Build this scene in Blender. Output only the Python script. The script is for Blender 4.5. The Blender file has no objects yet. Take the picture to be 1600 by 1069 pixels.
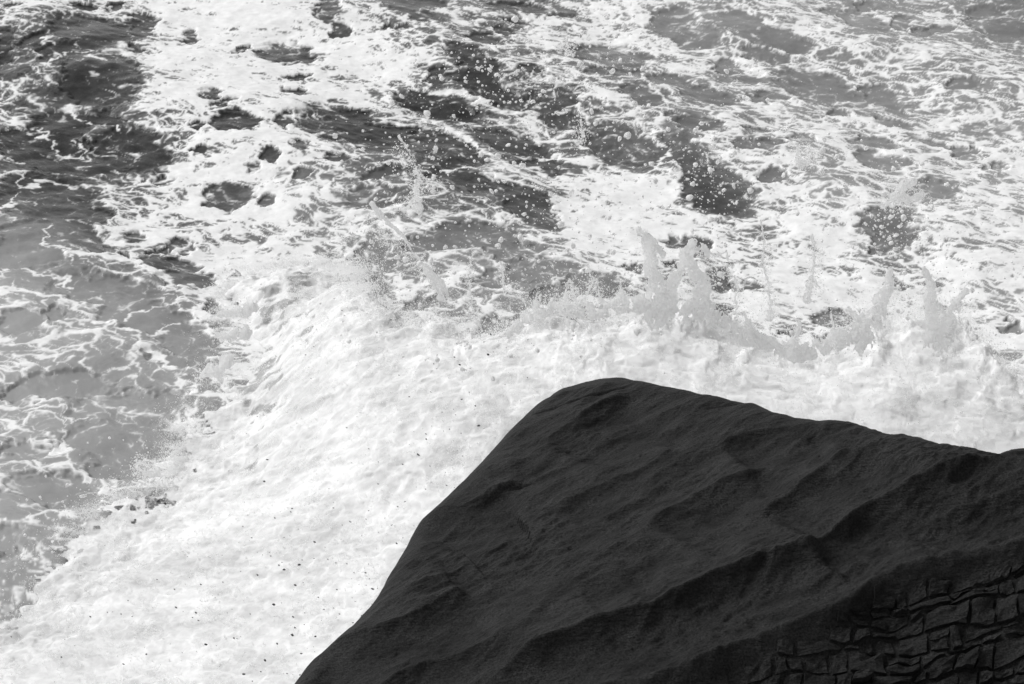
# Surf bursting over a dark headland, black-and-white overcast day.
import bpy, math, random
import numpy as np
from mathutils import Vector
scene=bpy.context.scene
R=math.radians
# ---------- camera ----------
cam_d=bpy.data.cameras.new('camera'); cam=bpy.data.objects.new('camera',cam_d)
scene.collection.objects.link(cam); scene.camera=cam
cam.location=(0,0,12); cam.rotation_euler=(R(90-28),0,0)
cam_d.sensor_width=36; cam_d.lens=18/math.tan(R(15)); cam_d.clip_end=6000; cam_d.clip_start=.1
cam_d.dof.use_dof=True; cam_d.dof.focus_distance=14.5; cam_d.dof.aperture_fstop=6.3
# ---------- sky and sun: soft overcast, neutral because the photograph is monochrome ----------
SUN_EL,SUN_AZ=R(48),R(-62)      # azimuth measured from +Y towards +X
world=bpy.data.worlds.new('World'); scene.world=world; world.use_nodes=True
nt=world.node_tree; nt.nodes.clear()
sky=nt.nodes.new('ShaderNodeTexSky'); sky.sky_type='NISHITA'; sky.sun_disc=False
sky.sun_elevation=SUN_EL; sky.sun_rotation=SUN_AZ; sky.dust_density=2; sky.air_density=1.0
bw=nt.nodes.new('ShaderNodeRGBToBW'); bg=nt.nodes.new('ShaderNodeBackground'); wo=nt.nodes.new('ShaderNodeOutputWorld')
bg.inputs['Strength'].default_value=.115
nt.links.new(sky.outputs[0],bw.inputs[0]); nt.links.new(bw.outputs[0],bg.inputs['Color']); nt.links.new(bg.outputs[0],wo.inputs['Surface'])
sun_d=bpy.data.lights.new('sun','SUN'); sun_d.energy=1.35; sun_d.angle=R(34); sun=bpy.data.objects.new('sun',sun_d)
scene.collection.objects.link(sun)
sd=Vector((math.sin(SUN_AZ)*math.cos(SUN_EL),math.cos(SUN_AZ)*math.cos(SUN_EL),math.sin(SUN_EL)))
sun.rotation_euler=(-sd).to_track_quat('-Z','Y').to_euler(); sun.location=(-10,20,30)
vs=scene.view_settings; vs.view_transform='Standard'; vs.look='None'; vs.gamma=1; vs.use_curve_mapping=False
vs.exposure=0.47
scene.cycles.max_bounces=14; scene.cycles.diffuse_bounces=9; scene.cycles.transmission_bounces=9   # light wanders far in white foam

# ---------- noise toolkit ----------
f32=np.float32
def _tab(seed):
    r=np.random.RandomState(seed); p=r.permutation(256).astype(np.int32)
    a=r.rand(256)*2*np.pi
    return np.concatenate([p,p,p]),np.cos(a).astype(f32),np.sin(a).astype(f32)
_T={}
def perlin(x,y,seed=0):
    if seed not in _T: _T[seed]=_tab(seed)
    P,gx,gy=_T[seed]
    xf=np.floor(x); yf=np.floor(y); xi=xf.astype(np.int32)&255; yi=yf.astype(np.int32)&255
    fx=(x-xf).astype(f32); fy=(y-yf).astype(f32)
    u=fx*fx*fx*(fx*(fx*6-15)+10); v=fy*fy*fy*(fy*(fy*6-15)+10)
    a=P[xi]+yi; b=P[(xi+1)&255]+yi
    h00=P[a]; h01=P[a+1]; h10=P[b]; h11=P[b+1]
    n00=gx[h00]*fx+gy[h00]*fy; n10=gx[h10]*(fx-1)+gy[h10]*fy
    n01=gx[h01]*fx+gy[h01]*(fy-1); n11=gx[h11]*(fx-1)+gy[h11]*(fy-1)
    n0=n00+u*(n10-n00); n1=n01+u*(n11-n01)
    return (n0+v*(n1-n0))*1.5
def fbm(x,y,octv=4,seed=0,gain=.5,lac=2.03):
    s=0; a=1.; t=0.; c,q=np.cos(.6),np.sin(.6)
    for i in range(octv):
        s=s+a*perlin(x,y,seed+i); t+=a
        x,y=(c*x-q*y)*lac+3.1,(q*x+c*y)*lac+7.7; a*=gain
    return s/t
def ridged(x,y,octv=4,seed=0,gain=.5,lac=2.03):
    s=0; a=1.; t=0.; c,q=np.cos(.6),np.sin(.6)
    for i in range(octv):
        s=s+a*(1-np.abs(perlin(x,y,seed+i))*1.6); t+=a
        x,y=(c*x-q*y)*lac+3.1,(q*x+c*y)*lac+7.7; a*=gain
    return s/t
def worley(x,y,seed=0,jit=.95):
    r=np.random.RandomState(seed+900); J=(r.rand(256,2).astype(f32)-.5)*jit+.5
    if seed not in _T: _T[seed]=_tab(seed)
    P=_T[seed][0]
    xf=np.floor(x); yf=np.floor(y); xi=xf.astype(np.int32); yi=yf.astype(np.int32)
    fx=(x-xf).astype(f32); fy=(y-yf).astype(f32)
    f1=np.full(x.shape,9.,f32); f2=np.full(x.shape,9.,f32)
    for dx in(-1,0,1):
        for dy in(-1,0,1):
            h=P[P[(xi+dx)&255]+((yi+dy)&255)]
            d=(J[h,0]+dx-fx)**2+(J[h,1]+dy-fy)**2
            n=d<f1
            f2=np.where(n,f1,np.minimum(f2,d)); f1=np.where(n,d,f1)
    return np.sqrt(f1),np.sqrt(f2)
def sstep(a,b,x):
    t=np.clip((x-a)/(b-a),0,1); return t*t*(3-2*t)

# ---------- layout of the place, in metres ----------
POOLS=[(-9.916,36.772,4.873,1.254,1.714,-5.776),
(-8.552,36.975,3.9,0.769,0.0,-3.516),
(-7.995,37.016,6.493,1.196,0.0,-3.509),
(-9.592,34.47,5.913,1.388,0.0,-1.084),
(-9.032,34.616,3.301,1.021,1.661,-1.689),
(-8.132,35.285,1.27,0.212,-0.289,-1.135),
(-7.27,35.859,3.396,0.982,1.393,-0.991),
(-8.31,33.933,1.968,0.499,0.844,-1.851),
(-7.407,32.632,1.351,0.19,-0.328,-0.874),
(-7.09,34.253,5.944,1.037,0.0,-3.504),
(-7.773,30.741,2.024,0.424,0.0,-1.694),
(-6.994,30.862,2.376,0.324,-1.159,-3.227),
(-6.313,29.495,1.502,0.143,-0.715,-1.4),
(-8.167,29.721,1.951,0.441,0.0,-1.438),
(-7.378,29.778,2.599,0.269,-1.747,-2.808),
(-7.197,28.89,0.961,0.177,-0.317,-2.399),
(-7.279,27.337,1.326,0.333,0.225,-0.988),
(-6.896,27.561,4.045,1.166,2.086,-3.506),
(-6.747,26.682,1.705,0.348,0.0,-2.366),
(-4.241,34.361,1.886,0.196,0.0,-1.563),
(-3.673,36.45,3.252,0.097,-0.869,-1.639),
(-3.336,35.399,5.781,0.462,0.0,-2.657),
(-6.198,35.285,7.378,1.097,0.0,-2.06),
(-5.11,34.47,3.544,0.993,7.025,-4.133),
(-5.222,31.758,3.956,0.79,1.723,-3.247),
(-4.953,31.258,4.438,0.809,1.796,-4.379),
(-4.708,30.385,2.688,0.431,0.478,-1.958),
(-5.255,30.18,9.249,1.329,0.0,-4.325),
(-3.936,30.592,7.035,0.749,0.0,-2.268),
(-3.057,30.533,1.46,0.007,-0.65,-1.179),
(-5.014,29.162,6.796,0.959,0.0,-6.091),
(-3.511,29.273,5.535,0.249,-1.66,-4.666),
(-3.932,28.89,5.806,0.048,-2.775,-4.301),
(-4.162,28.541,8.069,0.962,0.0,-5.412),
(-4.5,27.586,2.62,0.347,0.0,-2.242),
(-5.637,28.278,6.098,0.992,0.0,-5.494),
(-3.827,27.411,7.697,0.872,0.0,-4.054),
(-3.925,33.0,4.293,0.428,0.0,-5.952),
(-3.93,32.142,3.961,0.208,-2.453,-6.409),
(-2.864,28.836,6.001,0.488,0.0,-3.734),
(-3.403,28.174,5.437,0.535,0.0,-4.84),
(-2.167,36.731,2.22,-0.012,-0.985,-1.811),
(-1.588,36.934,2.887,0.027,-0.857,-3.105),
(0.167,36.975,1.849,-0.089,-1.367,-3.044),
(0.889,36.57,4.631,-0.096,0.0,-5.006),
(3.166,35.937,2.281,-0.235,-0.355,-1.275),
(-1.664,35.937,2.955,0.033,-1.001,-3.715),
(-2.406,35.551,8.96,0.514,0.0,-3.758),
(-2.104,35.475,7.344,0.369,0.0,-6.582),
(-0.16,35.361,4.05,0.016,0.0,-3.792),
(-0.609,34.8,3.529,-0.153,-1.438,-2.714),
(0.075,36.133,5.681,-0.01,0.0,-6.38),
(1.796,34.11,1.348,-0.099,-0.37,-1.404),
(-0.768,33.547,1.778,-0.315,-2.384,-1.452),
(-1.323,32.865,7.18,0.242,0.0,-2.015),
(0.383,32.899,3.587,-0.035,0.0,-4.99),
(1.917,32.899,2.152,-0.105,0.0,-3.004),
(-0.398,32.077,1.34,-0.178,-1.963,-1.737),
(0.639,31.507,1.969,0.029,0.36,-1.482),
(-1.232,31.507,1.47,-0.064,-1.046,-1.799),
(2.359,31.6,2.281,-0.36,-1.555,-1.98),
(2.884,32.632,2.473,-0.258,-0.51,-1.993),
(-2.701,30.892,3.629,0.263,0.0,-2.571),
(-2.036,29.863,1.544,-0.015,-0.636,-1.388),
(-1.165,29.439,1.224,-0.102,-1.043,-1.328),
(0.054,29.806,1.489,-0.121,-1.229,-2.17),
(1.861,29.58,1.329,-0.176,-0.767,-1.324),
(2.796,29.3,2.768,-0.826,-1.927,-1.12),
(0.468,28.755,2.393,-0.162,-1.04,-2.85),
(-0.557,27.839,1.382,-0.125,-1.439,-2.157),
(0.296,26.97,1.795,-0.357,-1.676,-1.45),
(-2.042,28.148,2.781,0.26,0.86,-3.818),
(-2.136,27.214,2.237,0.142,0.0,-2.425),
(3.192,27.89,1.436,-0.436,-1.393,-0.909),
(1.019,30.682,2.279,-0.136,-0.802,-3.338),
(4.53,35.589,1.004,-0.214,-1.266,-1.125),
(5.274,34.616,2.674,-0.582,-1.959,-2.172),
(3.533,35.097,2.548,-0.217,0.0,-1.805),
(4.738,34.075,2.07,-0.365,-1.827,-3.267),
(4.115,33.375,1.927,-0.439,-2.261,-1.89),
(5.39,32.566,1.479,-0.314,-0.8,-1.202),
(4.587,31.917,3.396,-0.407,0.0,-2.637),
(5.973,31.726,2.773,-0.435,0.0,-3.191),
(6.609,31.821,1.811,-0.614,-2.522,-1.488),
(6.271,31.351,4.481,-0.745,0.0,-4.638),
(6.532,30.741,3.247,-0.675,-1.33,-5.33),
(5.668,31.197,4.09,-0.617,0.0,-5.451),
(6.883,35.937,1.811,-0.506,-1.732,-1.246),
(6.262,36.57,4.374,-0.638,0.0,-3.137),
(7.078,36.975,4.588,-0.749,0.0,-3.516),
(7.596,35.937,5.708,-1.025,0.0,-1.998),
(7.937,35.361,4.501,-0.856,0.0,-4.42),
(8.331,35.666,4.731,-0.937,0.0,-3.273),
(9.537,36.054,1.574,-0.461,-0.705,-0.904),
(7.995,32.239,3.98,-0.824,0.0,-3.878),
(6.956,29.806,3.242,-0.949,-3.042,-3.679),
(7.309,29.439,6.743,-1.376,0.0,-5.998),
(7.566,29.551,9.411,-1.982,0.0,-7.147),
(4.102,30.122,3.563,-0.4,0.0,-5.776),
(3.451,31.885,2.085,-0.319,-1.109,-2.133),
(3.124,30.297,2.863,-0.393,-1.293,-3.3),
(4.825,29.636,3.755,-0.503,0.0,-2.98),
(6.043,29.721,2.342,-0.392,0.0,-3.233),
(6.05,28.89,2.099,-0.532,-1.676,-2.751),
(4.122,29.356,2.703,-0.312,0.0,-3.627),
(4.087,28.174,3.914,-0.463,0.0,-3.528),
(6.529,27.586,2.489,-0.478,0.0,-2.242),
(5.735,26.376,2.458,-0.43,0.0,-2.172),
(7.937,28.701,6.885,-1.558,0.0,-4.696),
(7.677,28.701,12.048,-2.637,0.0,-4.696),
(-6.867,25.87,1.234,0.263,0.0,-2.039),
(-7.062,25.248,2.056,0.459,0.0,-1.672),
(-5.63,26.052,7.447,1.293,0.0,-4.4),
(-5.147,25.556,5.829,1.842,4.55,-4.587),
(-6.133,25.38,6.263,1.209,0.0,-6.54),
(-4.927,25.78,4.14,-0.003,-4.519,-5.939),
(-4.951,25.032,2.563,0.404,0.0,-3.358),
(-4.682,24.484,2.739,0.416,0.0,-3.478),
(-5.93,25.601,10.573,1.961,0.0,-9.018),
(-5.64,25.248,13.364,2.383,0.0,-5.774),
(-5.686,23.994,1.263,0.157,-0.714,-2.408),
(-4.929,23.117,1.46,0.125,-0.75,-2.085),
(-4.351,22.469,2.003,0.136,-1.03,-2.908),
(-4.324,21.901,2.043,0.139,-1.743,-5.016),
(-6.231,23.212,5.194,1.094,0.0,-5.282),
(-6.686,23.098,3.277,0.743,0.0,-3.811),
(-5.766,21.472,1.556,0.322,0.0,-3.327),
(-4.837,20.877,1.266,0.225,0.0,-2.848),
(-4.784,20.138,1.386,0.25,0.0,-1.757),
(-5.948,19.911,3.573,0.808,0.0,-3.732),
(-6.459,21.371,6.769,1.575,0.0,-6.003),
(-4.105,23.598,9.4,1.287,0.0,-4.295),
(-3.992,22.966,8.23,1.12,0.0,-6.704),
(-4.694,19.511,2.612,0.474,0.0,-4.935),
(-5.412,19.038,2.294,0.488,0.0,-3.003),
(-5.656,17.769,6.365,1.491,0.0,-2.115),
(-2.138,25.468,3.792,0.255,0.0,-2.863),
(-1.322,25.556,3.025,0.125,0.0,-3.786),
(-0.571,25.802,1.501,0.027,0.0,-2.496),
(0.0,25.248,1.782,0.0,0.0,-3.094),
(0.367,24.609,1.984,-0.023,0.0,-2.691),
(-0.364,24.401,3.662,0.043,0.0,-4.074),
(1.063,24.095,2.312,-0.081,0.0,-3.125),
(-1.253,23.894,4.296,0.178,0.0,-3.89),
(-0.217,23.022,3.594,0.027,0.0,-2.16),
(0.625,23.795,2.802,-0.058,0.0,-4.239),
(-1.912,24.401,4.993,0.31,0.0,-4.074),
(2.388,25.915,5.235,-0.387,0.0,-4.437),
(1.753,24.819,7.225,-0.406,0.0,-4.753),
(2.315,24.925,9.001,-0.665,0.0,-5.893),
(2.697,25.623,3.913,-0.33,0.0,-2.524),
(2.931,24.401,4.577,-0.436,0.0,-2.053),
(2.875,23.079,7.174,-0.7,0.0,-3.149),
(3.352,24.257,4.415,-0.483,0.0,-6.152),
(4.428,23.269,2.534,-0.378,0.0,-3.519),
(4.188,22.523,11.699,-1.695,0.0,-6.911),
(3.728,22.798,6.817,-0.871,0.0,-6.781),
(5.703,25.87,2.759,-0.488,0.0,-2.63),
(5.488,24.546,6.344,-2.735,-6.865,-4.008),
(5.373,22.78,5.271,-0.971,0.0,-3.895),
(5.387,25.578,6.613,-1.115,0.0,-6.459),
(6.804,23.117,9.553,-2.204,0.0,-5.316)]
FOAM_LINES=[([(-1.413,32.142),(-0.906,31.917),(-0.412,31.289),(0.222,31.105),(0.578,30.503),(0.886,29.721)],0.048),
([(-2.117,31.289),(-1.396,30.801),(-0.974,30.209),(-0.573,29.523),(-0.209,28.971),(0.444,28.541),(0.844,28.018),(1.148,27.091),(1.555,26.493)],0.055),
([(-1.071,28.435),(-0.62,28.568),(-0.144,28.488)],0.025),
([(-2.708,27.916),(-2.065,28.541),(-1.726,28.568)],0.021),
([(-2.592,26.446),(-2.212,27.018),(-1.665,27.337)],0.024),
([(0.111,31.289),(0.293,31.726),(0.755,32.304),(1.096,32.239)],0.024),
([(0.664,31.013),(1.114,31.289)],0.023),
([(1.676,32.699),(2.352,32.798)],0.024),
([(2.366,33.034),(2.42,32.045),(2.74,31.289),(2.773,30.682)],0.041),
([(0.137,29.356),(0.695,29.245),(0.911,29.439)],0.026),
([(2.115,30.682),(2.426,29.92),(2.568,29.356),(2.2,28.541)],0.031),
([(-8.509,33.034),(-8.522,33.478),(-7.917,34.182)],0.025),
([(-8.155,30.533),(-7.729,29.92),(-7.447,29.439),(-7.097,29.439),(-7.121,29.721),(-7.375,29.92)],0.023),
([(-7.843,31.507),(-7.352,30.892),(-6.845,30.533),(-6.692,30.297)],0.024),
([(-8.187,28.226),(-7.825,28.435),(-7.792,27.839),(-7.517,27.967)],0.029),
([(-7.556,28.148),(-6.907,27.967),(-6.127,28.148)],0.036),
([(-8.357,28.944),(-7.893,28.971)],0.022),
([(-7.862,26.849),(-7.721,27.091),(-7.785,27.586)],0.028),
([(-6.973,26.144),(-6.899,25.578),(-6.664,25.358),(-6.366,24.819)],0.024),
([(-6.549,25.032),(-6.152,25.14),(-5.555,24.925),(-5.086,24.609),(-4.491,23.994)],0.052),
([(-6.323,23.735),(-5.688,23.212),(-4.966,22.325),(-4.398,21.676),(-4.111,21.422)],0.044),
([(-7.186,23.994),(-6.604,23.795),(-6.323,23.735)],0.038),
([(-5.321,23.117),(-4.933,23.404),(-4.433,23.598)],0.018),
([(-4.964,22.56),(-4.666,22.836),(-4.44,23.06)],0.018),
([(-5.614,19.986),(-5.381,19.613),(-5.079,19.251)],0.044),
([(-6.218,20.926),(-5.693,20.926),(-5.633,20.448),(-5.497,19.986)],0.02),
([(-5.538,20.37),(-5.467,20.605),(-5.403,20.685)],0.014),
([(3.593,36.251),(4.454,36.65),(5.199,35.475),(5.861,34.911)],0.054),
([(4.03,34.911),(4.162,33.827),(4.55,33.068)],0.043),
([(0.977,34.911),(2.208,35.097),(2.905,34.543),(3.567,33.827)],0.069),
([(-7.381,24.819),(-6.782,24.609),(-6.239,24.196)],0.019),
([(-8.914,34.911),(-8.494,34.361)],0.043),
([(-7.907,33.827),(-7.413,33.409)],0.034)]
# foam coverage (percent) and open-water grey (0-255, spray haze painted in) on a 1 m lattice, x -12..12, y 14..41
COVER=np.array('''50 50 50 50 50 50 50 50 50 80 90 90 90 90 90 90 90 90 90 90 90 90 90 90 90
50 50 50 50 50 50 50 50 50 82 90 90 90 90 90 90 90 90 90 90 90 90 90 90 90
50 50 50 50 50 50 50 50 50 85 90 90 90 90 90 90 90 90 90 90 90 90 90 90 90
50 50 50 50 50 50 50 50 54 87 90 90 90 90 90 90 90 90 90 90 90 90 90 90 90
50 50 50 50 50 50 50 50 63 89 90 90 90 90 90 90 90 90 90 90 90 90 90 90 90
50 50 50 50 50 50 50 50 72 90 90 90 90 90 90 90 90 90 90 90 90 90 90 90 90
50 50 50 50 50 50 50 48 75 90 90 90 90 90 90 90 90 90 90 90 90 90 90 90 90
52 52 52 52 52 52 46 38 50 90 90 90 90 90 90 90 90 90 89 88 88 88 88 88 88
55 55 55 55 55 55 49 40 49 90 85 76 82 90 88 80 82 86 86 85 85 85 85 85 85
51 51 51 51 51 51 50 41 63 90 75 62 63 73 79 73 75 80 85 81 81 81 81 81 81
41 41 41 41 41 41 42 50 77 83 68 56 51 61 75 73 80 77 79 80 80 80 80 80 80
31 31 31 31 31 35 50 65 85 81 62 51 50 73 79 76 83 75 71 76 76 76 76 76 76
22 22 22 22 22 33 65 83 86 73 57 50 46 86 91 82 77 74 63 72 75 75 75 75 75
25 25 25 25 25 32 66 87 82 65 50 48 46 91 90 66 72 72 60 70 75 75 75 75 75
31 31 31 31 31 31 55 85 81 61 44 44 47 85 76 51 70 69 61 70 74 74 74 74 74
35 35 35 35 34 31 44 85 83 64 36 36 51 66 50 55 69 66 65 69 70 70 70 70 70
53 53 53 53 39 32 56 87 77 59 45 45 55 61 51 58 68 70 67 65 64 61 61 61 61
57 57 57 57 34 39 73 89 80 69 56 46 51 59 53 58 64 65 64 62 60 58 58 58 58
59 59 59 59 30 49 86 92 88 81 68 46 46 56 55 59 60 60 60 59 55 55 55 55 55
40 40 40 38 31 58 93 91 89 87 77 50 54 60 59 60 60 60 60 56 55 55 55 55 55
38 38 38 35 36 59 94 90 89 86 75 52 56 65 63 60 59 60 60 55 54 53 52 52 52
49 49 49 35 37 54 90 90 86 78 67 56 56 78 73 63 56 60 60 56 52 48 41 41 41
58 58 58 45 52 69 92 92 84 72 62 54 51 71 71 65 57 60 57 55 52 48 38 38 38
74 74 74 73 78 88 95 94 81 63 54 50 42 55 65 67 60 60 53 50 50 45 36 35 35
75 75 75 75 80 91 95 94 80 61 54 50 41 54 64 68 60 60 54 50 50 45 38 35 35
75 75 75 76 80 93 95 92 80 59 53 49 41 54 63 69 60 60 55 50 50 46 41 35 35
75 75 75 77 81 95 95 91 80 58 53 49 41 53 62 69 60 60 57 50 50 47 43 35 35
75 75 75 78 83 95 95 89 79 57 53 49 41 53 61 69 61 60 58 50 50 48 44 36 35'''.split(),float).reshape(28,25)
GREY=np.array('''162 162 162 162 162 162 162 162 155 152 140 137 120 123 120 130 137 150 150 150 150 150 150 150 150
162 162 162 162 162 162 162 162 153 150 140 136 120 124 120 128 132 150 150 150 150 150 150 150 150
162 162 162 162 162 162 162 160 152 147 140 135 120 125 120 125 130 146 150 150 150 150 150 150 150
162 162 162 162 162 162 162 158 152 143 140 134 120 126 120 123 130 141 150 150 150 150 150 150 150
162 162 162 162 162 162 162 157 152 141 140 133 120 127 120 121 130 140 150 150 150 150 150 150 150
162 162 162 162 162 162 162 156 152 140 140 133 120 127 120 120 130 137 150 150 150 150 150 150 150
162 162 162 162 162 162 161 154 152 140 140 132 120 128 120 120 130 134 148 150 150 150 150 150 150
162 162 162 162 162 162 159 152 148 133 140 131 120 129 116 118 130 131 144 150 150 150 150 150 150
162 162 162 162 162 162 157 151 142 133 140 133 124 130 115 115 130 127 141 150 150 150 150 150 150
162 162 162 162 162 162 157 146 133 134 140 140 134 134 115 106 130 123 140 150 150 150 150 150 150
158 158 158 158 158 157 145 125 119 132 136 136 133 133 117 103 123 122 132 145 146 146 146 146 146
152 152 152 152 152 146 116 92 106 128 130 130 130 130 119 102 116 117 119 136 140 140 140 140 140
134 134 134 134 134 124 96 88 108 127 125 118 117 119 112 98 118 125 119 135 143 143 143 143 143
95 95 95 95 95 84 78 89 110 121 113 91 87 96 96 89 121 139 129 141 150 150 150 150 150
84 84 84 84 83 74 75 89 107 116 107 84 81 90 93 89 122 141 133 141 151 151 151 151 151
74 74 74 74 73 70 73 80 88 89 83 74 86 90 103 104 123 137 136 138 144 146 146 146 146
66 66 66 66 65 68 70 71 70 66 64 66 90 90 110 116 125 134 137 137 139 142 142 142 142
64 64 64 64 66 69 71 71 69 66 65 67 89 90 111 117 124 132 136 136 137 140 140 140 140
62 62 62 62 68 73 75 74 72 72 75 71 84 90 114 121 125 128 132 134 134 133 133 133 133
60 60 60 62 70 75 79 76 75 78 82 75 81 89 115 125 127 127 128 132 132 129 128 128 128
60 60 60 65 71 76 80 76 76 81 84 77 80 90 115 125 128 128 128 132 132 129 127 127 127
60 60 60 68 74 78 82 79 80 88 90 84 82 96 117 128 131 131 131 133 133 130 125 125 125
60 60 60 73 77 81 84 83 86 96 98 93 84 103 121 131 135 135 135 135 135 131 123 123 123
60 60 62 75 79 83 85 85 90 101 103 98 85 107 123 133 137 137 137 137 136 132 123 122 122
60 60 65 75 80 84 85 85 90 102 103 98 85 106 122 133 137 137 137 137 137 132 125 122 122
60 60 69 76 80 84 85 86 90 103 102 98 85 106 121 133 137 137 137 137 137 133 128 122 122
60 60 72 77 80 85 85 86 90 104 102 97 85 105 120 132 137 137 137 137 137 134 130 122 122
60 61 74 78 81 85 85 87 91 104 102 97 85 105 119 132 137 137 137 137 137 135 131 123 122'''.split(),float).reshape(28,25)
ROCK_PLANE=(4.2827,0.2277,-0.0225)
ROCK_EDGE=[(-1.722,10.127),(-1.619,10.375),(-1.506,10.563),(-1.356,10.882),(-1.105,11.191),(-0.980,11.417),(-0.897,11.613),(-0.804,11.942),(-0.711,12.249),(-0.637,12.501),(-0.503,12.690),(-0.307,13.010),(-0.105,13.394),(0.107,13.762),(0.270,14.008),(0.434,14.145),(0.625,14.180),(0.867,14.158),(0.998,14.090),(1.224,13.868),(1.447,13.706),(1.612,13.514),(1.799,13.338),(1.918,13.267),(2.044,13.056),(2.198,12.900),(2.426,12.776),(2.604,12.673),(2.685,12.580),(2.801,12.415),(2.967,12.290),(3.085,12.175),(3.276,11.977),(3.433,11.860),(3.523,11.797),(3.588,11.846),(3.664,11.844),(3.857,11.750),(4.164,11.566)]
CRESTS=[([(-0.885,12.265),(-0.696,12.475),(-0.534,12.558),(-0.397,12.489),(-0.268,12.517),(-0.135,12.611),(-0.020,12.636),(0.130,12.628)],0.055,0.07,0.5),
([(-1.341,10.969),(-1.211,10.951),(-1.013,10.936),(-0.814,10.966),(-0.637,11.081),(-0.490,11.192),(-0.276,11.283)],0.07,0.09,0.5),
([(-0.994,10.262),(-0.901,10.383),(-0.777,10.519),(-0.634,10.593),(-0.440,10.584),(-0.176,10.629),(0.000,10.723)],0.06,0.06,0.5),
([(-0.343,10.245),(-0.147,10.327),(0.026,10.404),(0.230,10.472),(0.405,10.528),(0.611,10.605),(0.829,10.618),(0.987,10.658),(1.163,10.700),(1.362,10.789),(1.526,10.867),(1.666,10.954),(1.844,10.974),(2.009,11.006),(2.142,11.115),(2.307,11.248),(2.460,11.379),(2.571,11.433),(2.731,11.479),(2.965,11.541),(3.205,11.629),(3.474,11.634),(3.845,11.700)],0.09,0.13,0.6),
([(1.753,11.566),(1.977,11.686),(2.117,11.813),(2.259,11.941),(2.416,12.067),(2.575,12.185)],0.06,0.07,0.4),
([(0.934,11.667),(1.258,11.904),(1.559,12.112),(1.723,12.144),(1.922,12.228)],0.05,0.06,0.5),
([(0.221,13.162),(0.431,13.330),(0.607,13.504),(0.791,13.658),(1.004,13.724)],0.04,0.05,0.5),
([(1.580,12.631),(1.881,12.712),(2.123,12.696),(2.414,12.699)],0.04,0.05,0.4),
([(0.291,12.165),(0.487,12.278),(0.785,12.431),(1.033,12.500),(1.295,12.742)],0.04,0.04,0.5),
([(2.712,11.373),(2.937,11.394),(3.155,11.383),(3.430,11.437),(3.704,11.484)],0.04,0.05,0.3),
([(2.759,11.145),(3.000,11.268),(3.269,11.298),(3.542,11.352),(3.765,11.373)],0.05,0.06,0.3),
([(1.546,10.477),(1.715,10.474),(1.936,10.552),(2.159,10.631),(2.349,10.762)],0.03,0.03,0.25),
([(1.274,10.284),(1.406,10.351),(1.619,10.379)],0.025,0.03,0.25),
([(0.645,11.426),(0.924,11.498),(1.197,11.471),(1.523,11.544)],0.02,0.03,0.4),
([(0.405,11.019),(0.678,11.128),(1.039,11.168)],0.03,0.03,0.5)]
BLOCK_EDGE=[(0.249,9.829),(0.556,9.969),(0.736,10.011),(0.904,10.043),(1.114,10.070),(1.260,10.131),(1.446,10.201),(1.690,10.261),(1.875,10.311),(2.100,10.431),(2.252,10.524),(2.369,10.622),(2.534,10.698),(2.732,10.693),(2.954,10.751),(3.171,10.778),(3.452,10.775),(3.863,10.749)]
CRACKS=[[(0.159,13.719),(0.441,13.758),(0.707,13.803),(0.939,13.886),(1.068,13.923)],
[(-0.200,12.606),(0.000,12.600),(0.189,12.616)],
[(1.538,13.264),(1.740,13.255),(1.868,13.267)]]
CREST=[(-6.510,15.738,0.20),(-5.757,16.388,0.25),(-5.484,16.877,0.15),(-5.367,17.133,0.18),(-5.206,17.503,0.18),(-5.017,17.948,0.18),(-4.867,18.277,0.18),(-4.689,18.683,0.18),(-4.455,18.822,0.18),(-4.158,18.822,0.18),(-4.058,19.033,0.18),(-4.122,19.636,0.21),(-4.070,19.962,0.24),(-3.986,20.298,0.27),(-3.887,21.051,0.30),(-3.728,21.503,0.33),(-3.739,22.208,0.33),(-3.923,22.949,0.33),(-4.055,23.932,0.33),(-3.950,24.534,0.39),(-3.374,24.705,0.48),(-2.729,24.684,0.57),(-2.334,24.299,0.60),(-1.998,22.353,1.10),(-1.668,21.140,1.25),(-1.398,20.600,1.35),(-1.082,20.504,1.40),(-0.765,20.277,1.50),(-0.415,19.949,1.50),(-0.150,19.772,1.50),(0.000,19.823,1.60),(0.224,19.779,1.80),(0.520,19.731,1.90),(0.664,19.616,2.00),(0.954,19.503,2.00),(1.213,19.535,2.00),(1.497,19.436,2.10),(1.904,19.501,2.10),(2.275,19.503,2.00),(2.553,19.298,1.90),(2.837,19.176,1.80),(3.348,19.131,1.70),(3.801,19.270,1.75),(4.125,19.537,1.90),(4.404,19.503,2.00),(4.667,19.343,2.00),(4.991,19.503,2.00),(5.236,19.220,1.90),(5.371,18.794,1.80),(5.680,18.532,1.70),(6.196,18.277,1.60),(7.049,18.201,1.40)]
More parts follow.
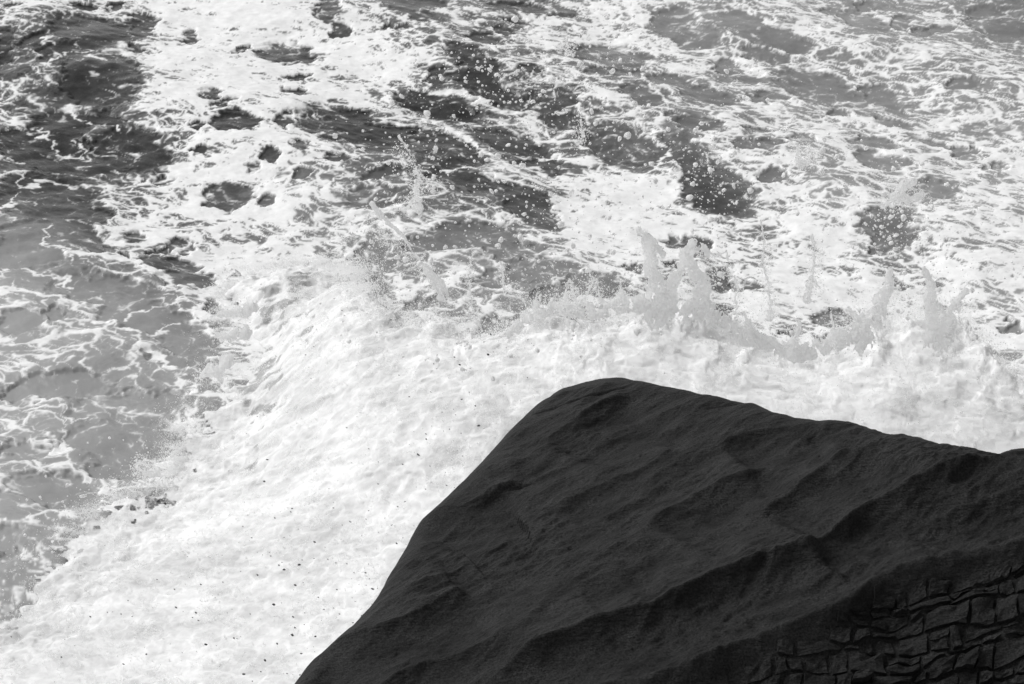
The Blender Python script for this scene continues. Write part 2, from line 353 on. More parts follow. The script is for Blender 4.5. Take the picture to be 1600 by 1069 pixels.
SPRAY=[(-0.67,18.5,4.49,0.77,0.28,300),(-0.37,19.0,5.12,0.43,0.22,200),(0.41,19.0,4.76,0.43,0.22,150),(0.96,19.5,5.12,0.44,0.13,130),(0.34,18.5,3.73,0.42,0.18,170),(1.33,18.5,4.39,0.63,0.32,200),(2.12,18.5,4.03,0.28,0.2,260),(2.15,19.5,4.65,0.44,0.22,60),(2.86,18.5,4.46,0.56,0.21,90),(3.68,18.5,4.24,0.63,0.28,160),(3.98,18.2,3.72,0.28,0.15,240),(-0.4,18.0,3.3,0.89,0.31,330),(-1.05,18.0,4.17,0.34,0.34,160),(0.8,17.8,3.1,0.47,0.15,130),(-1.33,18.0,3.45,0.31,0.27,130),(2.13,17.5,3.32,0.13,0.27,60),(3.42,17.5,3.03,0.33,0.13,70),(-4.09,16.8,1.61,0.38,0.06,25),(4.33,18.5,3.73,0.56,0.39,220),(-4.46,16.0,1.58,0.36,0.24,40),(-0.13,19.0,4.84,1.15,0.5,250),(2.21,18.0,3.3,1.37,0.41,160),(4.57,18.0,3.15,0.55,0.27,120),(-0.67,17.8,2.72,0.81,0.17,120)]
JETS=[('tall thin filament of spray with beaded tip above dark water left of centre',[[(-0.986,18.200,3.866,0.062),(-0.999,18.256,3.972,0.041),(-1.008,18.220,4.074,0.031),(-0.963,18.276,4.137,0.041),(-1.018,18.240,4.267,0.021),(-1.079,18.204,4.382,0.024),(-1.133,18.260,4.451,0.031),(-1.182,18.224,4.515,0.041)],[(-1.007,18.200,4.083,0.028),(-0.877,18.256,4.088,0.021),(-0.730,18.220,4.074,0.021)],[(-0.997,18.200,3.975,0.035),(-1.136,18.256,3.841,0.028),(-1.254,18.220,3.842,0.021)]]),
('slanting rope of white water over left shoulder of the splash',[[(-0.734,17.800,3.023,0.061),(-0.801,17.856,3.144,0.054),(-0.896,17.820,3.296,0.041),(-1.009,17.876,3.394,0.034),(-1.123,17.840,3.536,0.034),(-1.249,17.804,3.669,0.041),(-1.368,17.860,3.766,0.047),(-1.454,17.824,3.876,0.034)],[(-0.895,17.800,3.305,0.041),(-0.734,17.856,3.159,0.034),(-0.668,17.820,3.013,0.027)]]),
('thin leaning water thread above the notch in the splash crest',[[(-0.320,17.600,2.751,0.033),(-0.373,17.656,2.872,0.027),(-0.411,17.620,3.025,0.023),(-0.450,17.676,3.123,0.020),(-0.461,17.640,3.266,0.017),(-0.426,17.604,3.430,0.017),(-0.420,17.660,3.498,0.023)]]),
('bent beaded thread of water right of the leaning thread',[[(0.199,17.700,3.014,0.020),(0.100,17.756,3.045,0.017),(0.000,17.720,3.108,0.020),(-0.080,17.776,3.147,0.017),(-0.093,17.740,3.276,0.024),(-0.105,17.704,3.404,0.020)]]),
('straight short water thread rising from splash crest by forked thread',[[(0.662,17.600,3.013,0.040),(0.649,17.656,3.096,0.027),(0.620,17.620,3.225,0.020),(0.594,17.676,3.248,0.040)]]),
('forked thread of water rising from the middle of the crest',[[(0.940,17.600,3.013,0.047),(0.913,17.656,3.111,0.020),(0.870,17.620,3.247,0.020),(0.818,17.676,3.293,0.017),(0.788,17.640,3.398,0.020)],[(0.842,17.600,3.271,0.020),(0.768,17.656,3.111,0.020),(0.702,17.620,3.040,0.020)]]),
('tallest crown of white water with looped arms right of centre',[[(1.509,17.400,3.005,0.172),(1.493,17.456,3.197,0.112),(1.443,17.420,3.433,0.092),(1.416,17.476,3.550,0.073),(1.371,17.440,3.675,0.066),(1.315,17.404,3.743,0.040)],[(1.408,17.400,3.644,0.059),(1.492,17.456,3.574,0.059),(1.556,17.420,3.520,0.046)],[(1.573,17.400,3.041,0.119),(1.648,17.456,3.233,0.079),(1.732,17.420,3.361,0.066),(1.771,17.476,3.464,0.059),(1.803,17.440,3.553,0.079),(1.889,17.404,3.600,0.079),(1.986,17.460,3.558,0.059),(2.024,17.424,3.518,0.033)],[(1.870,17.400,3.005,0.158),(1.927,17.456,3.138,0.099),(1.958,17.420,3.251,0.092),(1.907,17.476,3.333,0.066),(1.833,17.440,3.452,0.059)],[(1.955,17.400,3.283,0.073),(2.033,17.456,3.123,0.073),(2.049,17.420,2.994,0.092)],[(1.979,17.400,3.587,0.040),(2.112,17.456,3.502,0.026),(2.204,17.420,3.541,0.026),(2.282,17.476,3.406,0.026)]]),
('low ragged curtain of spray between the tall crown and right tongues',[[(2.115,17.200,2.961,0.104),(2.290,17.256,2.843,0.091),(2.552,17.220,2.766,0.085),(2.895,17.276,2.654,0.078),(3.215,17.240,2.703,0.085),(3.494,17.204,2.827,0.104)],[(2.882,17.200,2.695,0.065),(2.920,17.256,2.821,0.046),(2.946,17.220,2.936,0.026)],[(2.482,17.200,2.814,0.059),(2.429,17.256,2.932,0.039),(2.380,17.220,3.039,0.020)],[(3.271,17.200,2.740,0.059),(3.335,17.256,2.873,0.039),(3.292,17.220,3.010,0.026)]]),
('low ragged curtain of spray along the crest left of the tall crown',[[(-0.033,17.300,2.835,0.059),(0.196,17.356,2.990,0.079),(0.457,17.320,3.075,0.079),(0.786,17.376,3.039,0.085),(1.078,17.340,3.072,0.085),(1.336,17.304,3.113,0.098)],[(0.274,17.300,3.042,0.053),(0.235,17.356,3.116,0.033),(0.247,17.320,3.207,0.020)],[(0.560,17.300,3.100,0.053),(0.548,17.356,3.189,0.033),(0.572,17.320,3.265,0.020)],[(1.081,17.300,3.115,0.053),(1.133,17.356,3.218,0.033),(1.116,17.320,3.323,0.020)]]),
('thin curved spray thread beside the tall crown',[[(2.384,17.600,2.751,0.033),(2.343,17.656,2.872,0.020),(2.317,17.620,3.040,0.020),(2.350,17.676,3.145,0.027),(2.307,17.640,3.252,0.033)]]),
('slender upright spout of spray over pale water right of the crown',[[(2.711,17.800,2.798,0.054),(2.724,17.856,2.920,0.034),(2.680,17.820,3.125,0.027),(2.636,17.876,3.283,0.027),(2.644,17.840,3.521,0.027),(2.603,17.804,3.684,0.034)]]),
('leaning spout of spray near the right third',[[(3.101,17.900,2.973,0.061),(3.151,17.956,3.132,0.041),(3.174,17.920,3.299,0.034),(3.199,17.976,3.420,0.034),(3.159,17.940,3.532,0.048)],[(3.141,17.900,3.160,0.034),(3.251,17.956,3.057,0.027)]]),
('broad pointed tongue of white water leaning right',[[(3.626,17.300,2.761,0.158),(3.740,17.356,2.917,0.118),(3.815,17.320,3.105,0.092),(3.898,17.376,3.222,0.066),(3.917,17.340,3.364,0.046)],[(3.728,17.300,2.946,0.092),(3.594,17.356,2.939,0.053),(3.464,17.320,3.009,0.033)]]),
('twin tongue of white water at the right of the crest',[[(4.405,17.300,2.723,0.171),(4.396,17.356,2.917,0.118),(4.328,17.320,3.119,0.079),(4.340,17.376,3.237,0.053),(4.281,17.340,3.364,0.039)],[(4.467,17.300,2.761,0.118),(4.566,17.356,2.917,0.079),(4.600,17.320,3.083,0.059),(4.700,17.376,3.164,0.039)]]),
('small curling spout of spray at upper right of the sea',[[(3.095,18.800,4.103,0.057),(3.064,18.856,4.168,0.029),(3.039,18.820,4.256,0.036),(3.098,18.876,4.291,0.029)],[(3.142,18.800,4.103,0.043),(3.197,18.856,4.204,0.029),(3.170,18.820,4.314,0.029)]]),
('clump of flung froth over dark water at far right',[[(3.927,18.500,3.732,0.042),(4.065,18.556,3.818,0.056),(4.181,18.520,3.944,0.063),(4.256,18.576,3.978,0.049)],[(4.052,18.500,3.842,0.049),(4.236,18.556,3.795,0.056),(4.357,18.520,3.870,0.042)]]),
('small hook of froth curling over grey water at far left',[[(-3.699,16.900,1.403,0.058),(-3.840,16.956,1.415,0.038),(-3.929,16.920,1.469,0.026),(-3.922,16.976,1.512,0.026),(-3.850,16.940,1.503,0.019),(-3.753,16.904,1.479,0.019)]]),
('upper of two short arms of froth pointing left from the surf',[[(-2.717,17.600,2.961,0.080),(-2.912,17.656,2.925,0.047),(-3.041,17.620,2.906,0.033),(-3.158,17.676,2.877,0.027)]]),
('lower of two short arms of froth pointing left from the surf',[[(-2.801,17.600,2.691,0.080),(-2.978,17.656,2.654,0.047),(-3.098,17.620,2.680,0.033)]]),
('leaning finger of froth beside grey water on the left',[[(-2.947,17.200,2.516,0.091),(-3.042,17.256,2.394,0.046),(-3.030,17.220,2.308,0.026)],[(-3.097,17.200,2.440,0.065),(-3.229,17.256,2.379,0.033),(-3.305,17.220,2.354,0.026)]]),
('small upright spout of spray amid the upper drops',[[(0.576,19.300,5.168,0.037),(0.598,19.356,5.219,0.022),(0.582,19.320,5.303,0.037)],[(0.644,19.300,5.153,0.029),(0.611,19.356,5.205,0.022)]]),
('short spout of spray above the central pool',[[(0.756,18.800,4.409,0.043),(0.737,18.856,4.488,0.021),(0.741,18.820,4.575,0.029)],[(0.676,18.800,4.351,0.036),(0.759,18.856,4.372,0.029)]])]
PEBBLES=[(-1.25,17.79,0.76,0.84,60),(-0.68,17.26,0.41,0.8,40),(-1.87,17.0,0.74,0.78,45),(-2.46,16.27,0.71,0.73,45),(-3.11,15.37,0.75,0.67,40),(-1.94,14.84,0.42,0.53,45),(-1.26,15.7,0.32,0.58,30),(0.37,19.53,0.82,0.48,24),(-3.69,15.15,0.61,0.66,14),(-3.09,20.5,0.46,1.05,14),(-1.52,14.14,0.23,0.29,14),(-0.29,18.92,0.44,0.45,14)]
random.seed(5); RNG=np.random.RandomState(7)
COL=scene.collection
# ---------- helpers ----------
def link(name,mesh,mat=None,parent=None):
    o=bpy.data.objects.new(name,mesh); COL.objects.link(o)
    if mat is not None and not mesh.materials: mesh.materials.append(mat)
    if parent is not None: o.parent=parent
    return o
def tag(o,label=None,cat=None,group=None,kind=None):
    if label: o['label']=label
    if cat: o['category']=cat
    if group: o['group']=group
    if kind: o['kind']=kind
    return o
def mesh_np(name,co,faces,smooth=True,attrs=None):
    """faces: (n,3) or (n,4) int array; unused vertices are dropped"""
    faces=np.asarray(faces,np.int32); k=faces.shape[1]
    used=np.zeros(len(co),bool); used[faces.ravel()]=True
    idx=np.cumsum(used)-1; co=np.ascontiguousarray(co[used],f32); faces=idx[faces].astype(np.int32)
    me=bpy.data.meshes.new(name)
    me.vertices.add(len(co)); me.vertices.foreach_set('co',co.ravel())
    me.loops.add(faces.size); me.loops.foreach_set('vertex_index',faces.ravel())
    me.polygons.add(len(faces)); me.polygons.foreach_set('loop_start',np.arange(0,faces.size,k,dtype=np.int32))
    me.polygons.foreach_set('use_smooth',np.full(len(faces),smooth))
    for an,av in (attrs or {}).items():
        a=me.attributes.new(an,'FLOAT','POINT'); a.data.foreach_set('value',np.ascontiguousarray(av.ravel()[used],f32))
    me.update(calc_edges=True)
    return me
def grid_faces(nr,nc):
    i=np.arange(nr*nc,dtype=np.int32).reshape(nr,nc)
    return np.stack([i[:-1,:-1],i[:-1,1:],i[1:,1:],i[1:,:-1]],-1).reshape(-1,4)
def seg_sdf(x,y,pts):
    """unsigned distance to a polyline, sign of the side of the nearest piece (+ to the right of travel) and 0..1 position along it"""
    best=np.full(x.shape,1e9,f32); side=np.zeros(x.shape,f32); pos=np.zeros(x.shape,f32)
    P=np.array(pts)[:,:2]; Ls=np.r_[0,np.cumsum(np.hypot(*np.diff(P,axis=0).T))]
    for i in range(len(P)-1):
        x0,y0=P[i]; dx,dy=P[i+1]-P[i]; L=dx*dx+dy*dy
        t=np.clip(((x-x0)*dx+(y-y0)*dy)/L,0,1)
        ex=x-x0-t*dx; ey=y-y0-t*dy; d=ex*ex+ey*ey
        m=d<best
        best=np.where(m,d,best); side=np.where(m,np.sign(dy*(x-x0)-dx*(y-y0)),side)
        pos=np.where(m,(Ls[i]+t*math.sqrt(L))/Ls[-1],pos)
    return np.sqrt(best),side,pos
def inside_poly(x,y,poly):
    c=np.zeros(x.shape,bool); n=len(poly)
    for i in range(n):
        x0,y0=poly[i][:2]; x1,y1=poly[(i+1)%n][:2]
        if y0==y1: continue
        c^=((y0>y)!=(y1>y))&(x<(x1-x0)*(y-y0)/(y1-y0)+x0)
    return c
def lattice(G,x,y):
    u=np.clip(x+12,0,23.999); v=np.clip(y-14,0,26.999)
    i=u.astype(int); j=v.astype(int); a=(u-i).astype(f32); b=(v-j).astype(f32); a=a*a*(3-2*a); b=b*b*(3-2*b)
    return ((G[j,i]*(1-a)+G[j,i+1]*a)*(1-b)+(G[j+1,i]*(1-a)+G[j+1,i+1]*a)*b).astype(f32)
# ---------- materials ----------
def new_mat(name):
    m=bpy.data.materials.new(name); m.use_nodes=True; t=m.node_tree
    return m,t,t.nodes['Principled BSDF']
def N(t,kind,**kw):
    n=t.nodes.new(kind)
    for k,v in kw.items():
        if k in n.inputs: n.inputs[k].default_value=v
        else: setattr(n,k,v)
    return n
def noise(t,scale,detail=4,rough=.6,vec=None):
    n=N(t,'ShaderNodeTexNoise',Scale=scale,Detail=detail,Roughness=rough)
    if vec: t.links.new(vec,n.inputs['Vector'])
    return n
def attr(t,name): return N(t,'ShaderNodeAttribute',attribute_name=name)
def mrange(t,src,a,b,c,d):
    n=t.nodes.new('ShaderNodeMapRange'); t.links.new(src,n.inputs[0])
    for i,v in enumerate((a,b,c,d)): n.inputs[i+1].default_value=v
    return n
def sea_material():
    m,t,p=new_mat('sea_water_and_foam'); L=t.links.new
    tc=t.nodes.new('ShaderNodeTexCoord'); mp=N(t,'ShaderNodeMapping'); L(tc.outputs['Object'],mp.inputs[0])
    fo=attr(t,'foam'); ae=attr(t,'aerated_haze')
    n1=noise(t,38,4,.65,mp.outputs[0]); n2=noise(t,7,5,.6,mp.outputs[0])
    # foam edge broken up by fine bubbles
    s=N(t,'ShaderNodeMath',operation='MULTIPLY_ADD'); L(n1.outputs[0],s.inputs[0]); s.inputs[1].default_value=.30; L(fo.outputs['Fac'],s.inputs[2])
    fr=mrange(t,s.outputs[0],.17,1.10,0,1)
    mix=N(t,'ShaderNodeMix',data_type='RGBA'); L(fr.outputs[0],mix.inputs['Factor'])
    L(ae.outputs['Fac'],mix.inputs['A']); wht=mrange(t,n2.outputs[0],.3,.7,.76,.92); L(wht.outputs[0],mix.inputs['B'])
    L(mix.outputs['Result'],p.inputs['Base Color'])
    ro=mrange(t,fr.outputs[0],0,.6,.16,.75); L(ro.outputs[0],p.inputs['Roughness'])
    p.inputs['IOR'].default_value=1.33; p.inputs['Specular IOR Level'].default_value=.2
    b1=N(t,'ShaderNodeBump',Strength=.4,Distance=.012); L(n2.outputs[0],b1.inputs['Height'])
    b2=N(t,'ShaderNodeBump',Strength=.2,Distance=.004); L(n1.outputs[0],b2.inputs['Height']); L(b1.outputs[0],b2.inputs['Normal'])
    L(b2.outputs[0],p.inputs['Normal'])
    return m
def froth_material(name='white_water',lo=.38,hi=.86,depth=.05,thru=0):
    m,t,p=new_mat(name); L=t.links.new
    tc=t.nodes.new('ShaderNodeTexCoord'); de=attr(t,'froth_tone')
    n1=noise(t,30,5,.65,tc.outputs['Object']); n2=noise(t,9,4,.6,tc.outputs['Object'])
    s=N(t,'ShaderNodeMath',operation='MULTIPLY_ADD'); L(n1.outputs[0],s.inputs[0]); s.inputs[1].default_value=.22; L(de.outputs['Fac'],s.inputs[2])
    c=mrange(t,s.outputs[0],.12,1.08,lo,hi); L(c.outputs[0],p.inputs['Base Color'])
    p.inputs['Roughness'].default_value=.5; p.inputs['IOR'].default_value=1.33; p.inputs['Specular IOR Level'].default_value=.3
    p.inputs['Subsurface Weight'].default_value=1; p.inputs['Subsurface Radius'].default_value=(1,1,1); p.inputs['Subsurface Scale'].default_value=depth
    b=N(t,'ShaderNodeBump',Strength=.3,Distance=.006); L(n1.outputs[0],b.inputs['Height'])
    b2=N(t,'ShaderNodeBump',Strength=.25,Distance=.015); L(n2.outputs[0],b2.inputs['Height']); L(b.outputs[0],b2.inputs['Normal'])
    if thru:
        tr=N(t,'ShaderNodeBsdfTranslucent'); tr.inputs['Color'].default_value=(.97,.97,.97,1); mx=N(t,'ShaderNodeMixShader'); mx.inputs[0].default_value=thru
        L(p.outputs[0],mx.inputs[1]); L(tr.outputs[0],mx.inputs[2]); L(mx.outputs[0],t.nodes['Material Output'].inputs['Surface'])
    L(b2.outputs[0],p.inputs['Normal'])
    return m
def drop_material():
    m,t,p=new_mat('airborne_water'); L=t.links.new
    p.inputs['Base Color'].default_value=(.96,.96,.96,1); p.inputs['Roughness'].default_value=.2; p.inputs['IOR'].default_value=1.33
    tr=N(t,'ShaderNodeBsdfTranslucent'); tr.inputs['Color'].default_value=(.97,.97,.97,1); mx=N(t,'ShaderNodeMixShader'); mx.inputs[0].default_value=.5
    L(p.outputs[0],mx.inputs[1]); L(tr.outputs[0],mx.inputs[2]); L(mx.outputs[0],t.nodes['Material Output'].inputs['Surface'])
    return m
def rock_material():
    m,t,p=new_mat('dark_wet_rock'); L=t.links.new
    tc=t.nodes.new('ShaderNodeTexCoord'); mp=N(t,'ShaderNodeMapping'); L(tc.outputs['Object'],mp.inputs[0])
    mp.inputs['Rotation'].default_value=(0,0,R(-36)); mp.inputs['Scale'].default_value=(1,3.2,3.2)
    n1=noise(t,2.2,8,.65,mp.outputs[0]); n2=noise(t,70,5,.7,tc.outputs['Object']); n3=noise(t,12,6,.65,mp.outputs[0])
    v=N(t,'ShaderNodeTexVoronoi',Scale=38.); L(tc.outputs['Object'],v.inputs['Vector'])
    c=mrange(t,n1.outputs[0],.32,.68,.011,.032)
    f=mrange(t,n2.outputs[0],.32,.70,.15,1.85)
    pit=mrange(t,v.outputs['Distance'],.05,.16,.45,1.0)
    q=N(t,'ShaderNodeMath',operation='MULTIPLY'); L(c.outputs[0],q.inputs[0]); L(f.outputs[0],q.inputs[1])
    q2=N(t,'ShaderNodeMath',operation='MULTIPLY'); L(q.outputs[0],q2.inputs[0]); L(pit.outputs[0],q2.inputs[1])
    L(q2.outputs[0],p.inputs['Base Color'])
    p.inputs['Roughness'].default_value=.62; p.inputs['Specular IOR Level'].default_value=.14
    b=N(t,'ShaderNodeBump',Strength=.8,Distance=.010); L(n2.outputs[0],b.inputs['Height'])
    b2=N(t,'ShaderNodeBump',Strength=.7,Distance=.04); L(n3.outputs[0],b2.inputs['Height']); L(b.outputs[0],b2.inputs['Normal'])
    L(b2.outputs[0],p.inputs['Normal'])
    return m
SEA,FROTH,DROP,ROCK=sea_material(),froth_material(),drop_material(),rock_material()
SHEET=froth_material('thin_white_water',.80,.97,.16,.45)
PEB,_t,_p=new_mat('wet_black_pebble'); _p.inputs['Base Color'].default_value=(.03,.03,.03,1); _p.inputs['Roughness'].default_value=.5

# ---------- the sea ----------
def sea_fields(x,y):
    w1=fbm(x*.9,y*1.0,4,11)*.42; w2=fbm(x*.9+9,y*1.0+4,4,21)*.42
    w3=fbm(x*3.6,y*4.4,3,31)*.11; w4=fbm(x*3.6+5,y*4.4,3,41)*.11
    xa=x+.6*w1+1.7*w3; ya=y+.6*w2+1.7*w4
    pool=np.full(x.shape,-2.,f32)
    for X,Y,a,b,c,d in POOLS:
        det=abs(a*d-b*c); ex=2.0*(abs(d)+abs(b))/det; ey=2.0*(abs(a)+abs(c))/det
        m=np.nonzero((np.abs(xa-X)<ex)&(np.abs(ya-Y)<ey))
        dx=xa[m]-X; dy=ya[m]-Y
        pool[m]=np.maximum(pool[m],1-np.sqrt((a*dx+b*dy)**2+(c*dx+d*dy)**2))
    line=np.full(x.shape,-2.,f32)
    for pts,w in FOAM_LINES:
        for (x0,y0),(x1,y1) in zip(pts,pts[1:]):
            q=w*3
            m=np.nonzero((xa>min(x0,x1)-q)&(xa<max(x0,x1)+q)&(ya>min(y0,y1)-2*q)&(ya<max(y0,y1)+2*q))
            dx,dy=x1-x0,y1-y0; px=xa[m]-x0; py=ya[m]-y0
            t=np.clip((px*dx+py*dy*.2)/(dx*dx+dy*dy*.2),0,1)
            line[m]=np.maximum(line[m],1-np.sqrt((px-t*dx)**2+((py-t*dy)*.45)**2)/w)
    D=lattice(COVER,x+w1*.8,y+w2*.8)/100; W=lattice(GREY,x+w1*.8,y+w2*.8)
    c,s=math.cos(-.95),math.sin(-.95)
    n=fbm(x*1.5+w1,y*1.9+w2,5,71,gain=.55); nb=fbm(x*.7,y*.9,3,81)
    fine=fbm(x*9,y*12,2,91); mid=fbm(x*4.4+w1*3,y*5.6,3,95)
    ins=sstep(-.10,.20,pool+.10+.34*n+.10*mid)
    De=(.13+.86*D)*(1-ins)+(.03+.30*D+.32*nb)*ins
    De=np.clip(De+.26*nb+.24*n,0,1.1)
    def lace(sc,seed,asp,wa,wb):
        xl=x+wa*w1+wb*w3; yl=y+wa*w2+wb*w4
        a,b=worley((c*xl-s*yl)*sc*asp,(s*xl+c*yl)*sc,seed)
        return b-a
    e1=lace(.9,61,2.1,1.0,1.0); e2=lace(2.0,62,2.1,.9,.9); e3=lace(4.6,63,1.9,.6,.9); e4=lace(10,64,1.7,.5,.6)
    t1=-.012+.32*De**1.8+.09*mid; t2=-.05+.52*De**2+.08*mid; t3=-.14+.60*De**2.2+.12*n-.05*ins; t4=-.30+.66*De**2+.2*n-.15*ins
    v=np.maximum(np.maximum((t1-e1)/.10,(t2-e2)/.16),np.maximum((t3-e3)/.22,(t4-e4)/.30))
    v=v+.45*mid+.22*fine+.3*n+1.2*(De-.75)*(De>.75)
    v=np.maximum(v,(line+.9*n+.8*mid+.3*fine)*1.6-.35)
    soft=.25+.35*sstep(-.2,.5,nb)
    foam=sstep(-.15-soft*.6,.45+soft,v)*(.82+.18*sstep(0,1.6,v+De))
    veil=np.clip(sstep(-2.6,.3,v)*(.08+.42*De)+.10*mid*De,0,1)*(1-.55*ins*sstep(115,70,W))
    # swell and chop
    u=(x*.72+y*.69)
    z=.10*np.sin(u*1.15+1.5*fbm(x*.25,y*.25,2,5))*1.0+.07*fbm(x*.8+2,y*.8,3,6)+.018*ridged(u*2.2,(y*.72-x*.69)*.9,3,8)
    z=z-.04*ins+foam*foam*(.003+.018*np.maximum(mid*.3+n*.6,-.3))+.002*fine
    return foam.astype(f32),W,veil,z.astype(f32)
def build_sea():
    cp,sp=math.cos(R(28)),math.sin(R(28)); F=800/math.tan(R(15))
    xs=np.r_[np.array([-9,-4,-2,-1,-.6,-.42,-.34]),np.linspace(-.295,.295,1160),np.array([.34,.42,.6,1,2,4,9])]
    v=-(np.linspace(800,-35,640)-534.5)/F
    yr=-12*(cp+v*sp)/(-sp+v*cp)
    ys=np.r_[np.array([-40,-10,2,8,12]),np.linspace(13,yr[0]-.02,110),yr,yr[-1]*np.array([1.02,1.05,1.1,1.2,1.4,2,3,5,10,25,80,150])]
    dist=np.maximum(ys*cp+12*sp,9)
    x=(xs[None,:]*dist[:,None]).astype(f32); y=np.repeat(ys[:,None],len(xs),1).astype(f32)
    foam,W,veil,z=sea_fields(x,y)
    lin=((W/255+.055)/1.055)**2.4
    aer_haze=np.clip(lin*.8-.035+.06*sstep(100,145,W),.003,1); aer_haze=aer_haze+(.55-aer_haze)*veil*.8  # water colour: bubbles and thin foam, plus spray haze painted in as lighter grey
    fade=np.clip((y-60)/200,0,1); z=z*(1-fade)
    co=np.stack([x,y,z],-1).reshape(-1,3); fc=grid_faces(*x.shape); at={'foam':foam,'aerated_haze':aer_haze}
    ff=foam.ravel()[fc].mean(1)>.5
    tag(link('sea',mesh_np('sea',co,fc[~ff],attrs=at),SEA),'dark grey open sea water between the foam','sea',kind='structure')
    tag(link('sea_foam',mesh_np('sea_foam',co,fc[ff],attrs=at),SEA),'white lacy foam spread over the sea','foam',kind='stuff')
build_sea()

# ---------- the headland rock ----------
P0,PX,PY=ROCK_PLANE
def smooth_line(pts,n=5):
    P=np.array(pts,float)
    for _ in range(2):                      # corner cutting
        Q=np.empty((2*len(P)-2,2)); Q[0::2]=.75*P[:-1]+.25*P[1:]; Q[1::2]=.25*P[:-1]+.75*P[1:]
        P=np.vstack([P[:1],Q,P[-1:]])
        if len(P)>60: break
    return [tuple(p) for p in P]
CRESTS=[(smooth_line(p),a_,b_,w_) for p,a_,b_,w_ in CRESTS]; BLOCK_EDGE=smooth_line(BLOCK_EDGE)
ROCK_POLY=ROCK_EDGE+[(9,11),(9,3),(-2.6,3),(-2.6,8)]
def rock_z(x,y):
    z=P0+PX*x+PY*y
    c,s=math.cos(R(36)),math.sin(R(36)); a=c*x+s*y; b=-s*x+c*y
    wx=fbm(x*1.2,y*1.2,3,131)*.12
    xw=x+wx*.5; yw=y+fbm(x*1.2+5,y*1.2,3,135)*.06
    g=np.zeros_like(z)
    for pts,A,B,w in CRESTS:
        Q=np.array(pts); M=np.nonzero((xw>Q[:,0].min()-1.3)&(xw<Q[:,0].max()+1.3)&(yw>Q[:,1].min()-1.3)&(yw<Q[:,1].max()+1.3))
        if not len(M[0]): continue
        d,sd,t=seg_sdf(xw[M],yw[M],pts)
        env=sstep(0,.14,t)*sstep(0,.14,1-t)*sstep(1.25,.9,d)
        A,B=A*1.1,B*1.5; up=A*np.exp(-d/w); dn=A-(A+B)*(1-np.exp(-d/.14))+B*(1-np.exp(-(d/.8)**2))
        g[M]+=env*np.where(sd>0,dn,up)
    big=ridged(a*.55+wx,b*1.7+wx*2,3,141)
    g+=.06*(big-.6)+.022*(ridged(a*.8+wx*2,b*3.1+wx*4,2,145)-.6)+.022*fbm(a*1.1,b*4.0,4,151)+(.006+.030*sstep(-.05,.4,fbm(x*.9,y*.9,2,165))+.03*sstep(2.0,3.4,x-.4*(y-12)))*ridged(a*3.2+wx,b*8+wx*3,4,161)+.006*fbm(a*14,b*30,4,171)+.003*fbm(x*40,y*40,2,175)-.012*sstep(.45,.62,fbm(a*9,b*16,3,177))
    for pts in CRACKS:
        d,sd,t=seg_sdf(x+wx*.2,y,pts)
        g-=.03*np.exp(-(d/.012)**2)*sstep(0,.1,t)*sstep(0,.2,1-t)
    d,sd,t=seg_sdf(xw,yw,BLOCK_EDGE)
    low=np.where(sd>0,d,0)
    g+=.07*np.exp(-d/.2)-low*.75-.07*sstep(0,.12,low)*sstep(.5,1.1,x)
    # outline: rounded shoulder, then a steep fall into the water
    d,_,_=seg_sdf(x,y,ROCK_POLY+ROCK_POLY[:1]); ins=inside_poly(x,y,ROCK_POLY)
    d=np.where(ins,d,-d)+.125
    r=.26; q=np.clip(r-d,0,r)
    shoulder=r-np.sqrt(np.maximum(r*r-q*q,0))
    shoulder=np.where(d<0,r+(-d)*5.0,shoulder*.9)
    edge=sstep(.02,.5,d)
    z=z+g*(.35+.65*edge)-shoulder
    return np.maximum(z,-1.5).astype(f32)
